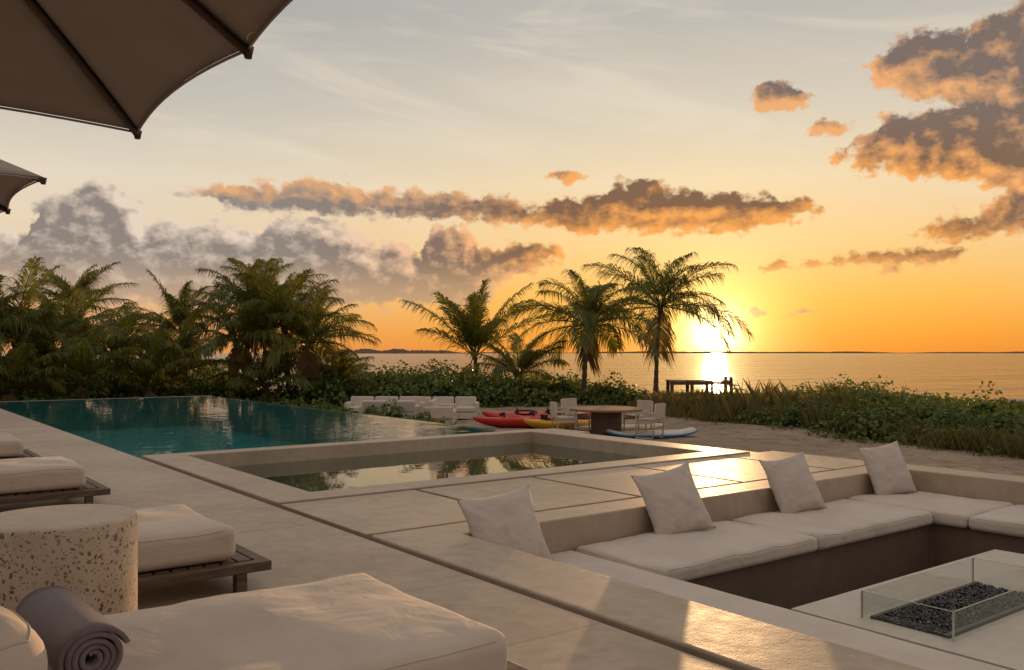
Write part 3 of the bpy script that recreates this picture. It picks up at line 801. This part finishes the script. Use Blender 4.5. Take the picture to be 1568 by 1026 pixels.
rs=[(-36,7,-1),(24.0,7.1,-.6),(25.0,7.1,.35),(26.2,7.2,.75),(28,7.2,.7),(29.3,7.9,1.3),(36,8,1.4)]
rk=[(-36,5.3,-1),(14.6,5.3,-.5),(15.8,5.3,.1),(18,5.35,.22),(21,5.45,.28),(23.5,5.55,.5),(25.5,5.75,.42),(27.6,5.95,.2),(28.6,6,-.5),(36,6,-1)]
blobs=[(16.8,15.5,1.7,.9),(19.8,13.5,1.8,.45),(3.2,11.2,1.2,.35),(14.8,2.55,.8,.18),(18.1,2.4,.5,.12)]
g=bpy.data.node_groups.new('cloud_field','ShaderNodeTree')
g.interface.new_socket('P',in_out='INPUT',socket_type='NodeSocketVector')
g.interface.new_socket('D',in_out='OUTPUT',socket_type='NodeSocketFloat')
G=NT(g); gi=g.nodes.new('NodeGroupInput'); go=g.nodes.new('NodeGroupOutput')
P0=gi.outputs[0]
wv=G.v('SUBTRACT',G.noise(P0,.6,3,.55,out=1,dim='2D'),(.5,.5,.5))
P=G.v('ADD',P0,G.v('MULTIPLY',wv,(2.0,.9,0)))
s3=G.sep(P); fx=G.m('DIVIDE',G.m('SUBTRACT',s3[0],A0),A1-A0)
acc=None
for lay in (band,cum,ru,rl,rs,rk):
    r=G.sep(G.ramp(fx,[((a-A0)/(A1-A0),(c/25,(h+1)/8,0)) for a,c,h in lay]))
    cc=G.m('MULTIPLY',r[0],25.0); hh=G.m('MULTIPLY_ADD',r[1],8.0,-1.0)
    f=G.m('SUBTRACT',hh,G.m('ABSOLUTE',G.m('SUBTRACT',s3[1],cc)))
    acc=f if acc is None else G.m('MAXIMUM',acc,f)
for (a,e_,ra_,re_) in blobs:
    q=G.v('MULTIPLY_ADD',P,(1/ra_,1/re_,0),(-a/ra_,-e_/re_,0))
    acc=G.m('MAXIMUM',acc,G.m('MULTIPLY',G.m('SUBTRACT',1.0,G.v('DOT_PRODUCT',q,q)),re_))
acc=G.m('MINIMUM',G.m('MAXIMUM',acc,-1.2),1.3)
fb=G.noise(G.v('MULTIPLY',P0,(.7,1.2,1)),.9,8,.58,dim='2D')
pf=G.vor(G.v('ADD',P0,G.v('SCALE',wv,1.2)),.95,'F1',dim='2D')
pf2=G.vor(G.v('ADD',P0,G.v('SCALE',wv,2.0)),2.3,'F1',dim='2D')
D=G.m('ADD',acc,G.m('MULTIPLY',G.m('SUBTRACT',fb,.50),1.9))
D=G.m('ADD',D,G.m('MULTIPLY',G.m('SUBTRACT',.42,pf),.55))
D=G.m('ADD',D,G.m('MULTIPLY',G.m('SUBTRACT',.42,pf2),.22))
D=G.m('ADD',D,.14)
g.links.new(D,go.inputs[0])
dr=t.n.new('ShaderNodeTexCoord').outputs['Generated']
X,Y,Zc=t.sep(dr)[:3]
fwd=t.m('ADD',t.m('MULTIPLY',X,SB),t.m('MULTIPLY',Y,CB)); rgt=t.m('SUBTRACT',t.m('MULTIPLY',X,CB),t.m('MULTIPLY',Y,SB))
az=t.m('DEGREES',t.m('ARCTAN2',rgt,fwd)); el=t.m('DEGREES',t.m('ARCSINE',Zc))
Pd=t.xyz(az,el,0)
def fld(p):
    n=t.n.new('ShaderNodeGroup'); n.node_tree=g; t.set(n.inputs[0],p); return n.outputs[0]
ts=t.v('NORMALIZE',t.v('SUBTRACT',(13.0,SUN_EL,0),Pd))
daz=t.m('ABSOLUTE',t.m('SUBTRACT',az,15.0))
leftf=t.sstep(t.m('MULTIPLY',az,-1),-2,10)
ldir=t.v('NORMALIZE',t.v('ADD',ts,t.v('SCALE',t.xyz(0,1.1,0),leftf)))
D1=fld(Pd); D2=fld(t.v('ADD',Pd,t.v('SCALE',ldir,.75)))
e01=t.m('DIVIDE',el,45.0,clamp=True)
near=t.ramp(e01,[(0,(.84,.27,.028)),(.03,(.92,.36,.038)),(.08,(.95,.49,.09)),(.15,(.93,.60,.25)),(.24,(.85,.67,.43)),(.33,(.68,.60,.48)),(.46,(.50,.475,.435)),(.75,(.46,.435,.405)),(1,(.50,.45,.41))])
away=t.ramp(e01,[(0,(.72,.30,.10)),(.03,(.78,.37,.14)),(.08,(.80,.51,.29)),(.15,(.80,.63,.44)),(.23,(.78,.67,.52)),(.32,(.58,.54,.47)),(.46,(.41,.405,.39)),(.75,(.42,.40,.385)),(1,(.50,.45,.41))])
sky=t.mix(t.sstep(daz,8,42),near,away)
rear=t.sstep(t.m('ABSOLUTE',az),60,130)
sky=t.mix(rear,sky,t.ramp(e01,[(0,(.21,.16,.14)),(.3,(.32,.27,.24)),(.8,(.52,.46,.42)),(1,(.56,.50,.45))]))
th=t.m('DEGREES',t.m('ARCCOSINE',t.m('MINIMUM',t.v('DOT_PRODUCT',dr,tuple(sd)),1.0)))
def gauss(s): return t.m('EXPONENT',t.m('MULTIPLY',t.m('POWER',t.m('DIVIDE',th,s),2),-1))
def col3(f,c): return t.v('SCALE',c,f)
g3=t.m('EXPONENT',t.m('DIVIDE',th,-6.5))
sky=t.v('ADD',sky,col3(g3,(.32,.25,.08)))
sky=t.v('ADD',sky,col3(gauss(3.6),(.85,.58,.20)))
ci=t.noise(t.v('MULTIPLY',t.v('ADD',Pd,t.v('SCALE',t.xyz(el,az,0),.15)),(.06,.34,1)),1.0,5,.62,.5,dim='2D')
ci=t.m('MULTIPLY',t.sstep(ci,.46,.80),t.sstep(el,4,10))
sky=t.mix(t.m('MULTIPLY',ci,.32),sky,(.93,.80,.62))
dens=t.sstep(D1,-.10,.48)
thin=t.m('SUBTRACT',1,t.sstep(D1,.0,.9))
face=t.m('MULTIPLY',t.m('SUBTRACT',D1,D2),.72)
lit=t.m('ADD',t.m('MULTIPLY',thin,.58),t.m('ADD',face,.08),clamp=True)
sunf=t.m('SUBTRACT',1,t.sstep(daz,10,32))
shade=t.mix(sunf,(.255,.215,.195),(.19,.10,.06))
shade=t.mix(t.sstep(el,10,15),shade,(.19,.14,.12))
litc=t.mix(sunf,(.80,.65,.52),(.95,.39,.09))
litc=t.mix(t.m('MULTIPLY',t.sstep(el,10,14),.5),litc,(.78,.44,.23))
litc=t.mix(t.m('MULTIPLY',t.m('MULTIPLY',leftf,t.sstep(el,8.9,9.5)),t.sstep(az,-21,-18)),litc,(.80,.42,.19))
low=t.m('SUBTRACT',1,t.sstep(el,2.5,6.5))
shade=t.mix(t.m('MULTIPLY',low,.75),shade,(.44,.31,.23))
litc=t.mix(t.m('MULTIPLY',low,.6),litc,(.64,.46,.33))
ccol=t.mix(lit,shade,litc)
dens=t.m('MULTIPLY',dens,t.m('SUBTRACT',1,t.m('MULTIPLY',low,.35)))
dens=t.m('MULTIPLY',dens,t.m('SUBTRACT',1,t.sstep(t.m('ABSOLUTE',az),50,75)))
sky=t.mix(t.m('MULTIPLY',dens,.97),sky,ccol)
sky=t.v('ADD',sky,col3(gauss(1.4),(3.6,2.9,1.4)))
sky=t.v('ADD',sky,col3(t.m('LESS_THAN',th,.3),(14,11,6)))
ns=t.n.new('ShaderNodeTexSky'); ns.sky_type='NISHITA'; ns.sun_disc=False; ns.sun_elevation=rad(SUN_EL); ns.sun_rotation=rad(SUN_AZ)
sky=t.v('ADD',sky,t.v('SCALE',ns.outputs[0],.004))
t.set(bg.inputs['Color'],sky); bg.inputs['Strength'].default_value=1.0
print('objects',len(bpy.data.objects))
